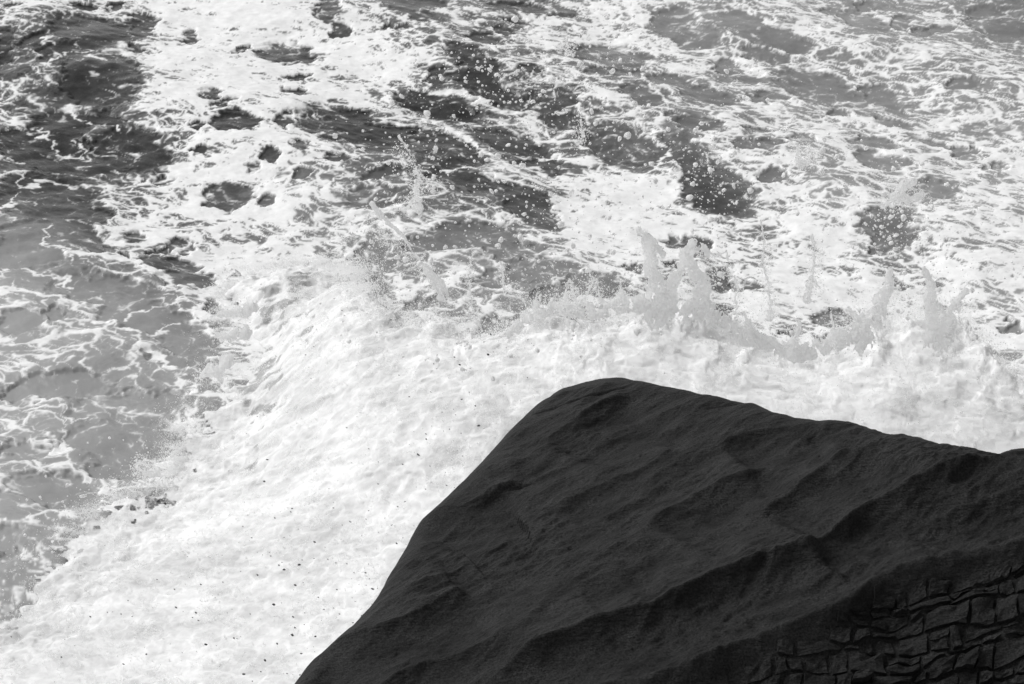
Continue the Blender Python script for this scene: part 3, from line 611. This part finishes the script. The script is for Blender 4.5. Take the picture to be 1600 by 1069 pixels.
def build_rock():
    xs=np.r_[np.linspace(-4.2,-2.0,16)[:-1],np.linspace(-2.0,4.1,540),np.linspace(4.1,10.2,36)[1:]]
    ys=np.r_[np.linspace(1.6,8.4,36)[:-1],np.linspace(8.4,14.0,500),np.linspace(14.0,16,14)[1:]]
    x,y=np.meshgrid(xs,ys); x=x.astype(f32); y=y.astype(f32)
    z=rock_z(x,y)
    global rock_at
    def rock_at(px,py):
        px=np.asarray(px,float); py=np.asarray(py,float)
        i=np.clip(np.searchsorted(xs,px)-1,0,len(xs)-2); j=np.clip(np.searchsorted(ys,py)-1,0,len(ys)-2)
        a=(px-xs[i])/(xs[i+1]-xs[i]); b=(py-ys[j])/(ys[j+1]-ys[j])
        return ((z[j,i]*(1-a)+z[j,i+1]*a)*(1-b)+(z[j+1,i]*(1-a)+z[j+1,i+1]*a)*b)
    root=bpy.data.objects.new('headland_rock',None); COL.objects.link(root); root.location=(0,0,0)
    tag(root,'black smooth ridged headland rock in the foreground, cracked into blocks at lower right','rock')
    link('ridged_slab',mesh_np('ridged_slab',np.stack([x,y,z],-1).reshape(-1,3),grid_faces(*x.shape)),ROCK,root)
    # fractured layers: one mesh for each block
    rs=np.random.RandomState(31); k=0; n=7
    ys_=[11.9]
    while ys_[-1]>7.7: ys_.append(ys_[-1]-rs.uniform(.06,.15))
    bend=lambda X,i:.11*(X-2)+.04*np.sin(X*2.1+i*1.3)+.022*np.sin(X*6+i*2.1)+.012*np.sin(X*13+i*4.1)
    for i in range(len(ys_)-1):
        xb=.5+rs.uniform(0,.2); lean=rs.uniform(-.04,.04)
        while xb<4.6:
            wid=min(rs.gamma(2.3,.045)+.065,.36); cx=xb+wid/2
            top,bot=ys_[i]+bend(cx,i),ys_[i+1]+bend(cx,i+1)
            cy=(top+bot)/2
            d,sd,t=seg_sdf(np.array([cx]),np.array([cy]),BLOCK_EDGE)
            q=np.array([[xb,bot],[xb+wid,bot],[xb,top],[xb+wid,top]])
            dq,sq,_=seg_sdf(q[:,0],q[:,1],BLOCK_EDGE); gate=float(np.min(dq*sq))-(.01+.06*max(0,1.9-cx))
            if gate>0 and cx>.75:
                parts=1 if (rs.rand()<.7 or top-bot<.13) else 2
                for pn in range(parts):
                    v0,v1=(0,1) if parts==1 else ((0,.52) if pn==0 else (.52,1))
                    x0,x1=xb,xb+wid
                    ya=lambda X,v:(ys_[i+1]+bend(X,i+1))*(1-v)+(ys_[i]+bend(X,i))*v
                    g=rs.uniform(.003,.008); j=rs.uniform(-.022,.022,4)
                    hgt=(top-bot)*(v1-v0)
                    q_=.009/wid; t_=np.array([0,q_,.3,.5,.7,1-q_,1]); q_=.009/hgt; s_=np.array([0,q_,.3,.5,.7,1-q_,1])
                    u,v=np.meshgrid(t_,s_)
                    X=x0+g+j[0]*v+(x1-x0-2*g+j[1]*v-j[0]*v)*u+lean*(v-.5)
                    Y=ya(X,v0+(v1-v0)*v)*1+g*(1-2*v)
                    X=X+.018*fbm(X*14,Y*14,3,7); Y=Y+.016*fbm(X*14+4,Y*14,3,8)
                    Z0=rock_at(X,Y)
                    e=np.minimum(np.minimum(u,1-u)*wid,np.minimum(v,1-v)*hgt)
                    rise=(.012+rs.gamma(1.2,.016))*min(1,.65+gate*3); tl=rs.uniform(-.35,.35,2)
                    rise=rise*(1+tl[0]*(u-.5)+tl[1]*(v-.5))
                    Hh=-.04+(rise+.04)*np.clip(e/.007,0,1)**.7+.022*fbm(X*7,Y*7,3,190)+.014*fbm(X*26,Y*26,2,197)
                    co=np.stack([X,Y-Hh*.5,Z0+Hh*.85],-1).reshape(-1,3)
                    if float(np.ptp(Z0))<.12+.95*(hgt+.2*wid): link('stone_block',mesh_np('stone_block',co,grid_faces(n,n),smooth=False),ROCK,root); k+=1
            xb+=wid
    print('blocks',k)
build_rock()

# ---------- the bursting wave ----------
CP=np.array(CREST)
SPLASH_POLY=[tuple(p) for p in CP]+[(10,9,0),(-14,9,0)]
def splash_base(x,y):
    num=np.zeros(x.shape,f32); den=np.zeros(x.shape,f32)
    for X,Y,Zc in CREST:
        w=1/((x-X)**2+(y-Y)**2+.15)**1.5; num+=w*Zc; den+=w
    h=num/den
    d,_,_=seg_sdf(x,y,CP); ins=inside_poly(x,y,SPLASH_POLY); d=np.where(ins,d,-d).astype(f32)
    return h,d
def splash_z(x,y,h=None,d=None):
    if h is None: h,d=splash_base(x,y)
    c,s=math.cos(-.5),math.sin(-.5); a=c*x+s*y; b=-s*x+c*y
    w=fbm(x*1.3,y*1.3,3,201)*.35
    bil=lambda q,sc,sd_:np.abs(perlin(q[0]*sc,q[1]*sc,sd_))
    p=(x+w,y+w*.7); pa=(a*.55+w,b*1.25+w)
    near=np.exp(-np.abs(d)/.45)
    amp=(.10+.70*near)*np.clip((h-.25)/1.05,.10,1.2)
    z=h*(1-.08*sstep(0,3,d))+.05*fbm(x*.7,y*.7,2,203)+amp*(.16*fbm(x*.9,y*.9,2,205)+.22*(bil(p,1.6,206)-.3)+.11*(bil(pa,4.2,207)-.3)+.055*(bil(pa,9.5,208)-.3)+.028*(bil(pa,22,209)-.3))
    z+=.018*ridged(a*2,b*7+w*3,3,211)
    low=np.clip(1.15-h,0,1)/.75; low=np.clip(low,0,1); z=z*(1-low)+low*(.03+(z-.03)*sstep(-.25,1.7,d))
    fall=np.where(d<0,np.clip(-d/.38,0,1)**1.3,0)
    z=z*(1-fall)-.15*fall
    return z.astype(f32)
def build_splash():
    cp,sp=math.cos(R(28)),math.sin(R(28))
    xs=np.linspace(-.30,.30,940); ys=12.2*(27.0/12.2)**np.linspace(0,1,460)
    dist=ys*cp+10.5*sp
    x=(xs[None,:]*dist[:,None]).astype(f32); y=np.repeat(ys[:,None],len(xs),1).astype(f32)
    h,d=splash_base(x,y)
    rag=.12*fbm(x*3,y*3,3,221)+.07*fbm(x*11,y*11,2,225)+np.clip(1.2-h,0,1)*(.55*fbm(x*1.1+7,y*1.1,3,227)+.25*fbm(x*4,y*5,3,229))
    z=splash_z(x,y,h,d+rag)
    dx=.05*fbm(x*6,y*6,2,231); dy=.05*fbm(x*6+3,y*6,2,235)
    c,s=math.cos(-.5),math.sin(-.5); a=c*x+s*y; b=-s*x+c*y
    w=fbm(x*2,y*2,3,251)*.25; f1,f2=worley((a+w)*2.6,(b+w)*3.8,255); g1,g2=worley((a+w)*7,(b+w)*9,257)
    n=fbm(x*2.5,y*2.5,4,261)
    froth_tone=.68+.24*sstep(.5,3.5,x)+.45*fbm(x*.9+3,y*1.1,4,241)+.48*fbm(a*2.2+w,b*5+w,6,245,gain=.65)+.26*fbm(a*10+w*2,b*24,3,248)+.25*(ridged(a*1.6+w*2,b*4.5+w*2,4,249)-.6)  # froth variation; right side painted lighter to offset the shade on its slope
    thin=np.exp(-((d-.75)/.5)**2)*sstep(.25,.45,h)*np.clip(1.35-h,0,1)*1.1
    gap=sstep(.50,.66,fbm(x*2.6+w,y*3.4+w,5,263,gain=.6)*.9+.55*thin+.10*(g2-g1))
    froth_tone=np.clip(froth_tone,.12,1)*(1-gap)-.25*gap
    fc=grid_faces(*x.shape); low=np.clip((1.2-h)/.6,0,1)
    shred=fbm(x*1.6+w,y*2.0+w,5,271,gain=.62)+.35*fbm(x*9,y*11,3,275)-.35*(.25-np.minimum(f2-f1,.5))
    edge=low*sstep(.85,-.35,d); cut=edge*1.05-.42+shred*1.0-2*(edge<.06)-3*sstep(.07,.13,z)
    keep=((d+rag).ravel()[fc].min(1)>-.36)&(cut.ravel()[fc].max(1)<.22)
    co=np.stack([x+dx,y+dy,z],-1).reshape(-1,3)
    root=bpy.data.objects.new('breaking_wave',None); COL.objects.link(root)
    tag(root,'huge white burst of surf exploding round the dark rock','wave')
    link('white_water_body',mesh_np('white_water_body',co,fc[keep],attrs={'froth_tone':froth_tone}),FROTH,root)
    return root
WAVE=build_splash()

# tubes and beads merged by voxel remeshing into one skin of water
def tube_cloud(strands,rs,beads=True,sides=9):
    V=[];Fc=[]
    def ball(c,r):
        b0=len(V); m,nn=7,5
        for i in range(nn+1):
            th=math.pi*i/nn
            for j in range(m):
                ph=2*math.pi*j/m
                V.append((c[0]+r*math.sin(th)*math.cos(ph),c[1]+.55*r*math.sin(th)*math.sin(ph),c[2]+r*math.cos(th)))
        for i in range(nn):
            for j in range(m):
                Fc.append((b0+i*m+j,b0+i*m+(j+1)%m,b0+(i+1)*m+(j+1)%m,b0+(i+1)*m+j))
    for pts in strands:
        P=np.array(pts); m=max(8,int(len(P)*6)); t=np.linspace(0,len(P)-1,m)
        Q=[]
        for q in t:
            i=min(int(q),len(P)-2); f=q-i
            p0=P[max(i-1,0)];p1=P[i];p2=P[i+1];p3=P[min(i+2,len(P)-1)]
            Q.append(.5*((2*p1)+(p2-p0)*f+(2*p0-5*p1+4*p2-p3)*f*f+(3*p1-p0-3*p2+p3)*f**3))
        Q=np.array(Q)
        for k,q in enumerate(Q):
            rr=q[3]*rs.uniform(.85,1.15)
            ball(q[:3]+rs.normal(0,.12,3)*q[3],rr)
            if beads and rs.rand()<.16: ball(q[:3]+rs.normal(0,1.3,3)*q[3],q[3]*rs.uniform(.3,.6))
    return V,Fc
def skin(name,V,Fc,vox,parent=None,smooth=4):
    me=bpy.data.meshes.new(name); me.from_pydata(V,[],Fc); me.update()
    o=bpy.data.objects.new(name,me); COL.objects.link(o)
    md=o.modifiers.new('r','REMESH'); md.mode='VOXEL'; md.voxel_size=vox; md.use_smooth_shade=True
    sm=o.modifiers.new('s','SMOOTH'); sm.factor=.5; sm.iterations=smooth
    dg=bpy.context.evaluated_depsgraph_get(); m2=bpy.data.meshes.new_from_object(o.evaluated_get(dg)); 
    o.modifiers.clear(); o.data=m2; m2.name=name; bpy.data.meshes.remove(me)
    a=m2.attributes.new('froth_tone','FLOAT','POINT'); a.data.foreach_set('value',np.full(len(m2.vertices),.75,f32))
    m2.materials.append(FROTH)
    if parent: o.parent=parent
    return o
def build_crest_fingers():
    rs=np.random.RandomState(77); strands=[]
    L=np.r_[0,np.cumsum(np.hypot(*np.diff(CP[:,:2],axis=0).T))]
    for s in np.arange(1.5,L[-1]-2.5,.10):
        s+=rs.uniform(-.05,.05); i=min(np.searchsorted(L,s)-1,len(CP)-2); t=(s-L[i])/(L[i+1]-L[i])
        p=CP[i]*(1-t)+CP[i+1]*t
        pl=p[:2]+rs.normal(0,.07,2)
        zz=float(splash_z(np.array([pl[0]],f32),np.array([pl[1]],f32))[0])
        if p[2]<.9 or rs.rand()<.3: continue
        ln=min(rs.gamma(1.4,.05)+.03,.4)*(.35+p[2]*.35); r0=rs.uniform(.007,.018)*(1 if rs.rand()<.85 else 1.6)
        dr=np.array([rs.normal(-.15,.45),rs.normal(.15,.35),1.0]); dr/=np.linalg.norm(dr)
        b=np.array([pl[0],pl[1],zz-.03]); cv=rs.normal(0,.25,3)*ln
        m=b+dr*ln*.55+cv*.4; e=b+dr*ln+cv
        strands.append([(*b,r0*1.6),(*m,r0*.8),(*e,r0*.55*rs.uniform(.6,1.5))])
    V,Fc=tube_cloud(strands,rs)
    skin('crest_fingers',V,Fc,.008,WAVE,3)['kind']='stuff'
build_crest_fingers()
def build_jets():
    for k,(lab,strands) in enumerate(JETS):
        A=np.array([p for q in strands for p in q]); rm=A[:,3].max()
        st=.0055; us=np.arange(A[:,0].min()-rm*1.6,A[:,0].max()+rm*1.6,st); zs=np.arange(A[:,2].min()-rm*1.6,A[:,2].max()+rm*1.6,st)
        u,z=np.meshgrid(us,zs); u=u.astype(f32); z=z.astype(f32)
        uw=u+.022*fbm(u*14,z*14,4,300+k)+.03*fbm(u*4,z*4,2,305+k); zw=z+.022*fbm(u*14+5,z*14,4,310+k)
        Fs=np.zeros_like(u); rr=np.zeros_like(u); wt=np.zeros_like(u)+1e-6
        for q in strands:
            best=np.zeros_like(u)
            for (x0,_,z0,r0),(x1,_,z1,r1) in zip(q,q[1:]):
                dx,dz=x1-x0,z1-z0; t=np.clip(((uw-x0)*dx+(zw-z0)*dz)/(dx*dx+dz*dz),0,1)
                r=(r0+(r1-r0)*t)*np.where(r0<.045,.5,.95); e=np.exp(-2.2*((uw-x0-t*dx)**2+(zw-z0-t*dz)**2)/(r*r))
                best=np.maximum(best,e); rr+=e*r; wt+=e
            Fs+=best
        rr/=wt
        wide=sstep(.03,.07,rr)
        Fs+=.14*fbm(u*22,z*22,3,320+k)-wide*.9*sstep(.12,.34,fbm(u*11,z*9,4,330+k))-(1-wide)*.5*sstep(.15,.5,fbm(u*7,z*12,2,335+k))
        T=np.where(Fs>.13,np.minimum(rr,.06)*.55*np.sqrt(np.clip(Fs-.13,0,.8)),0)
        off=float(A[:,1].mean())+wide*.10*fbm(u*4,z*4,3,340+k)+.01*fbm(u*25,z*25,2,350+k)+.55*(z-zs[0])
        nv=u.size; fc=grid_faces(*u.shape); ok=(Fs.ravel()[fc]>.13).all(1)
        co=np.concatenate([np.stack([u,off-T,z],-1).reshape(-1,3),np.stack([u,off+T,z],-1).reshape(-1,3)])
        dn=np.clip(.62+.35*fbm(u*9,z*5,3,360+k)+.2*(1-wide),.3,1); me=mesh_np('water_spout',co,np.concatenate([fc[ok],fc[ok][:,::-1]+nv]),attrs={'froth_tone':np.concatenate([dn.ravel(),dn.ravel()])})
        tag(link('water_spout',me,SHEET),lab,'spout','spouts of thrown water')
build_jets()

# ---------- spray drops and flung pebbles ----------
def ico(sub):
    t=(1+5**.5)/2; v=[(-1,t,0),(1,t,0),(-1,-t,0),(1,-t,0),(0,-1,t),(0,1,t),(0,-1,-t),(0,1,-t),(t,0,-1),(t,0,1),(-t,0,-1),(-t,0,1)]
    f=[(0,11,5),(0,5,1),(0,1,7),(0,7,10),(0,10,11),(1,5,9),(5,11,4),(11,10,2),(10,7,6),(7,1,8),(3,9,4),(3,4,2),(3,2,6),(3,6,8),(3,8,9),(4,9,5),(2,4,11),(6,2,10),(8,6,7),(9,8,1)]
    v=[np.array(p)/np.linalg.norm(p) for p in v]
    for _ in range(sub):
        c={};nf=[]
        def mid(i,j):
            k=(min(i,j),max(i,j))
            if k not in c: m=v[i]+v[j]; v.append(m/np.linalg.norm(m)); c[k]=len(v)-1
            return c[k]
        for a,b,d in f:
            e,g,h=mid(a,b),mid(b,d),mid(d,a); nf+=[(a,e,h),(b,g,e),(d,h,g),(e,g,h)]
        f=nf
    return np.array(v,f32),np.array(f,np.int32)
def point_cloud(name,co,rad,mat):
    me=bpy.data.meshes.new(name); me.vertices.add(len(co)); me.vertices.foreach_set('co',np.ascontiguousarray(co,f32).ravel())
    a=me.attributes.new('drop_radius','FLOAT','POINT'); a.data.foreach_set('value',np.ascontiguousarray(rad,f32)); me.materials.append(mat)
    o=bpy.data.objects.new(name,me); COL.objects.link(o)
    g=bpy.data.node_groups.new('drops_'+name,'GeometryNodeTree')
    g.interface.new_socket('Geometry',in_out='INPUT',socket_type='NodeSocketGeometry'); g.interface.new_socket('Geometry',in_out='OUTPUT',socket_type='NodeSocketGeometry')
    i=g.nodes.new('NodeGroupInput'); u=g.nodes.new('NodeGroupOutput'); m=g.nodes.new('GeometryNodeMeshToPoints'); sm=g.nodes.new('GeometryNodeSetMaterial')
    na=g.nodes.new('GeometryNodeInputNamedAttribute'); na.data_type='FLOAT'; na.inputs['Name'].default_value='drop_radius'; sm.inputs['Material'].default_value=mat
    g.links.new(i.outputs[0],m.inputs['Mesh']); g.links.new(na.outputs['Attribute'],m.inputs['Radius']); g.links.new(m.outputs[0],sm.inputs['Geometry']); g.links.new(sm.outputs[0],u.inputs[0])
    o.modifiers.new('drops','NODES').node_group=g
    return o
def build_mist():
    rs=np.random.RandomState(41); C=[];Rr=[]
    # drops thrown off the crest
    L=np.r_[0,np.cumsum(np.hypot(*np.diff(CP[:,:2],axis=0).T))]; n=420000
    s=rs.uniform(.5,L[-1]-1,n); i=np.clip(np.searchsorted(L,s)-1,0,len(CP)-2); t=((s-L[i])/(L[i+1]-L[i]))[:,None]
    p=CP[i]*(1-t)+CP[i+1]*t; tan=(CP[i+1]-CP[i])[:,:2]; tan/=np.linalg.norm(tan,axis=1)[:,None]
    out=np.stack([-tan[:,1],tan[:,0]],1)
    hh=p[:,2]*np.clip((p[:,2]-.25)/.7,.3,1); burst=np.clip(.5+1.6*fbm((s*.9).astype(f32),np.zeros(n,f32)+.3,3,401),.1,1.6)
    up=rs.exponential(1,n)*.13*(.35+hh)*burst; q=up/(.13*(.35+hh))
    sw=rs.normal(0,.22,n)*(.5+.3*q)-.05
    x=p[:,0]+out[:,0]*sw+rs.normal(0,.03,n); y=p[:,1]+out[:,1]*sw; z=hh-.08+up
    clump=fbm((s*3.5).astype(f32),(z*4).astype(f32),4,411)+.6*fbm((s*14).astype(f32),(z*11).astype(f32),3,415)
    k=(rs.rand(n)<sstep(-.25,.55,clump-.10*q+.12))
    C.append(np.stack([x,y,z],1)[k]); Rr.append(np.clip(.0024*np.exp(rs.normal(0,.5,n)),0,.009)[k])
    # drops skipping over the white water itself
    n=800000; x=rs.uniform(-7,7,n).astype(f32); y=rs.uniform(13,24,n).astype(f32)
    h,d=splash_base(x,y); k=d>-.15; x,y,h,d=x[k],y[k],h[k],d[k]; n=len(x)
    z=splash_z(x,y,h,d); c,s_=math.cos(-.5),math.sin(-.5); a=c*x+s_*y; b=-s_*x+c*y
    cl=fbm(a*2,b*5,4,421)+.5*fbm(a*9,b*16,2,425); k=rs.rand(n)<sstep(-.1,.6,cl)
    z=z+rs.exponential(.05,n)*(.5+h)
    C.append(np.stack([x,y,z],1)[k]); Rr.append(np.clip(.0028*np.exp(rs.normal(0,.45,n)),0,.010)[k])
    # drops torn off the spouts
    for lab,strands in JETS:
        for q in strands:
            for (x0,y0,z0,r0),(x1,y1,z1,r1) in zip(q,q[1:]):
                m=int(150*math.dist((x0,y0,z0),(x1,y1,z1))/.15*min(1,(r0+r1)/.08)+60); t=rs.rand(m); r=(r0+(r1-r0)*t)*.9+.012
                z=z0+(z1-z0)*t+rs.normal(0,1,m)*r; base=min(p[2] for p in q)
                C.append(np.stack([x0+(x1-x0)*t+rs.normal(0,1,m)*r,y0+.1+rs.normal(0,.1,m)+.0*z,z],1)); Rr.append(np.clip(.0026*np.exp(rs.normal(0,.55,m)),0,.009))
    co=np.concatenate(C); rr=np.concatenate(Rr); print('mist',len(co))
    tag(point_cloud('surf_mist',co,rr,DROP),'fine misty spray veiling the crest of the surf','mist',kind='stuff')
build_mist()
def build_spray():
    rs=np.random.RandomState(11); D=[]
    for X,Y,Z,sx,sz,n in SPRAY:
        for _ in range(int(n*1.1)):
            D.append((X+rs.normal(0,sx),Y+rs.normal(0,.5),Z+rs.normal(0,sz),min(.0066*math.exp(rs.normal(0,.68)),.026)))
    # fine spray hugging the crest
    for _ in range(1500):
        i=rs.randint(2,len(CP)-3); t=rs.rand(); p=CP[i]*(1-t)+CP[i+1]*t
        D.append((p[0]+rs.normal(0,.15),p[1]+rs.normal(0,.15),p[2]+.05+rs.exponential(.16)*p[2]*.7,min(.006*math.exp(rs.normal(0,.5)),.018)))
    D=[d for d in D if d[2]>.15]
    D.sort(key=lambda d:-d[3])
    v,f=ico(1); meshes=[]
    for k in range(6):
        q=v*(1+.30*rs.normal(0,1,3))*(1+.16*rs.normal(0,1,(len(v),1)))
        me=mesh_np('water_drop',q,f); me.materials.append(DROP); meshes.append(me)
    for k,(X,Y,Z,r) in enumerate(D[:300]):
        o=bpy.data.objects.new('water_drop',meshes[k%6]); COL.objects.link(o)
        o.location=(X,Y,Z); o.scale=(r,r,r*rs.uniform(.9,1.4)); o.rotation_euler=rs.uniform(-1,1,3)
        tag(o,'round white drop of spray hanging in the air above the sea','drop','large spray drops in the air')
    v0,f0=ico(0); rest=np.array(D[300:],f32); n=len(rest)
    jit=1+.15*rs.normal(0,1,(n,12,3)).astype(f32)
    co=(rest[:,None,:3]+v0[None]*jit*rest[:,None,3:4]).reshape(-1,3)
    fc=(f0[None]+(np.arange(n)*12)[:,None,None]).reshape(-1,3)
    tag(link('fine_spray',mesh_np('fine_spray',co,fc),DROP),'fine white spray specks filling the air above the surf','spray',kind='stuff')
build_spray()
def build_pebbles():
    rs=np.random.RandomState(21); v,f=ico(0); meshes=[]
    for k in range(8):
        q=v*np.array([1.4,.85,.75])*(1+.18*rs.normal(0,1,(12,1)))
        me=mesh_np('flung_pebble',q,f,smooth=False); me.materials.append(PEB); meshes.append(me)
    n=0
    for X,Y,sx,sy,c in sorted(PEBBLES,key=lambda q:q[4]):
        for _ in range(int(c*.95)):
            if n>=298: return
            x=X+rs.normal(0,sx*1.1); y=Y+rs.normal(0,sy*1.1)
            h,d=splash_base(np.array([x],f32),np.array([y],f32))
            if d[0]<.12: continue
            z=float(splash_z(np.array([x],f32),np.array([y],f32))[0])+rs.uniform(.05,.22)
            if float(rock_at(x,y))>z-.1: continue
            r=min(.0056*math.exp(rs.normal(0,.45)),.014)
            o=bpy.data.objects.new('flung_pebble',meshes[n%8]); COL.objects.link(o); n+=1
            o.location=(x,y,z); o.scale=(r,r,r); o.rotation_euler=(rs.normal(0,.3),R(22)+rs.normal(0,.25),rs.normal(0,.4))
            tag(o,'tiny black pebble flung through the white surf beside the rock','pebble','pebbles flung through the surf')
    print('pebbles',n)
build_pebbles()
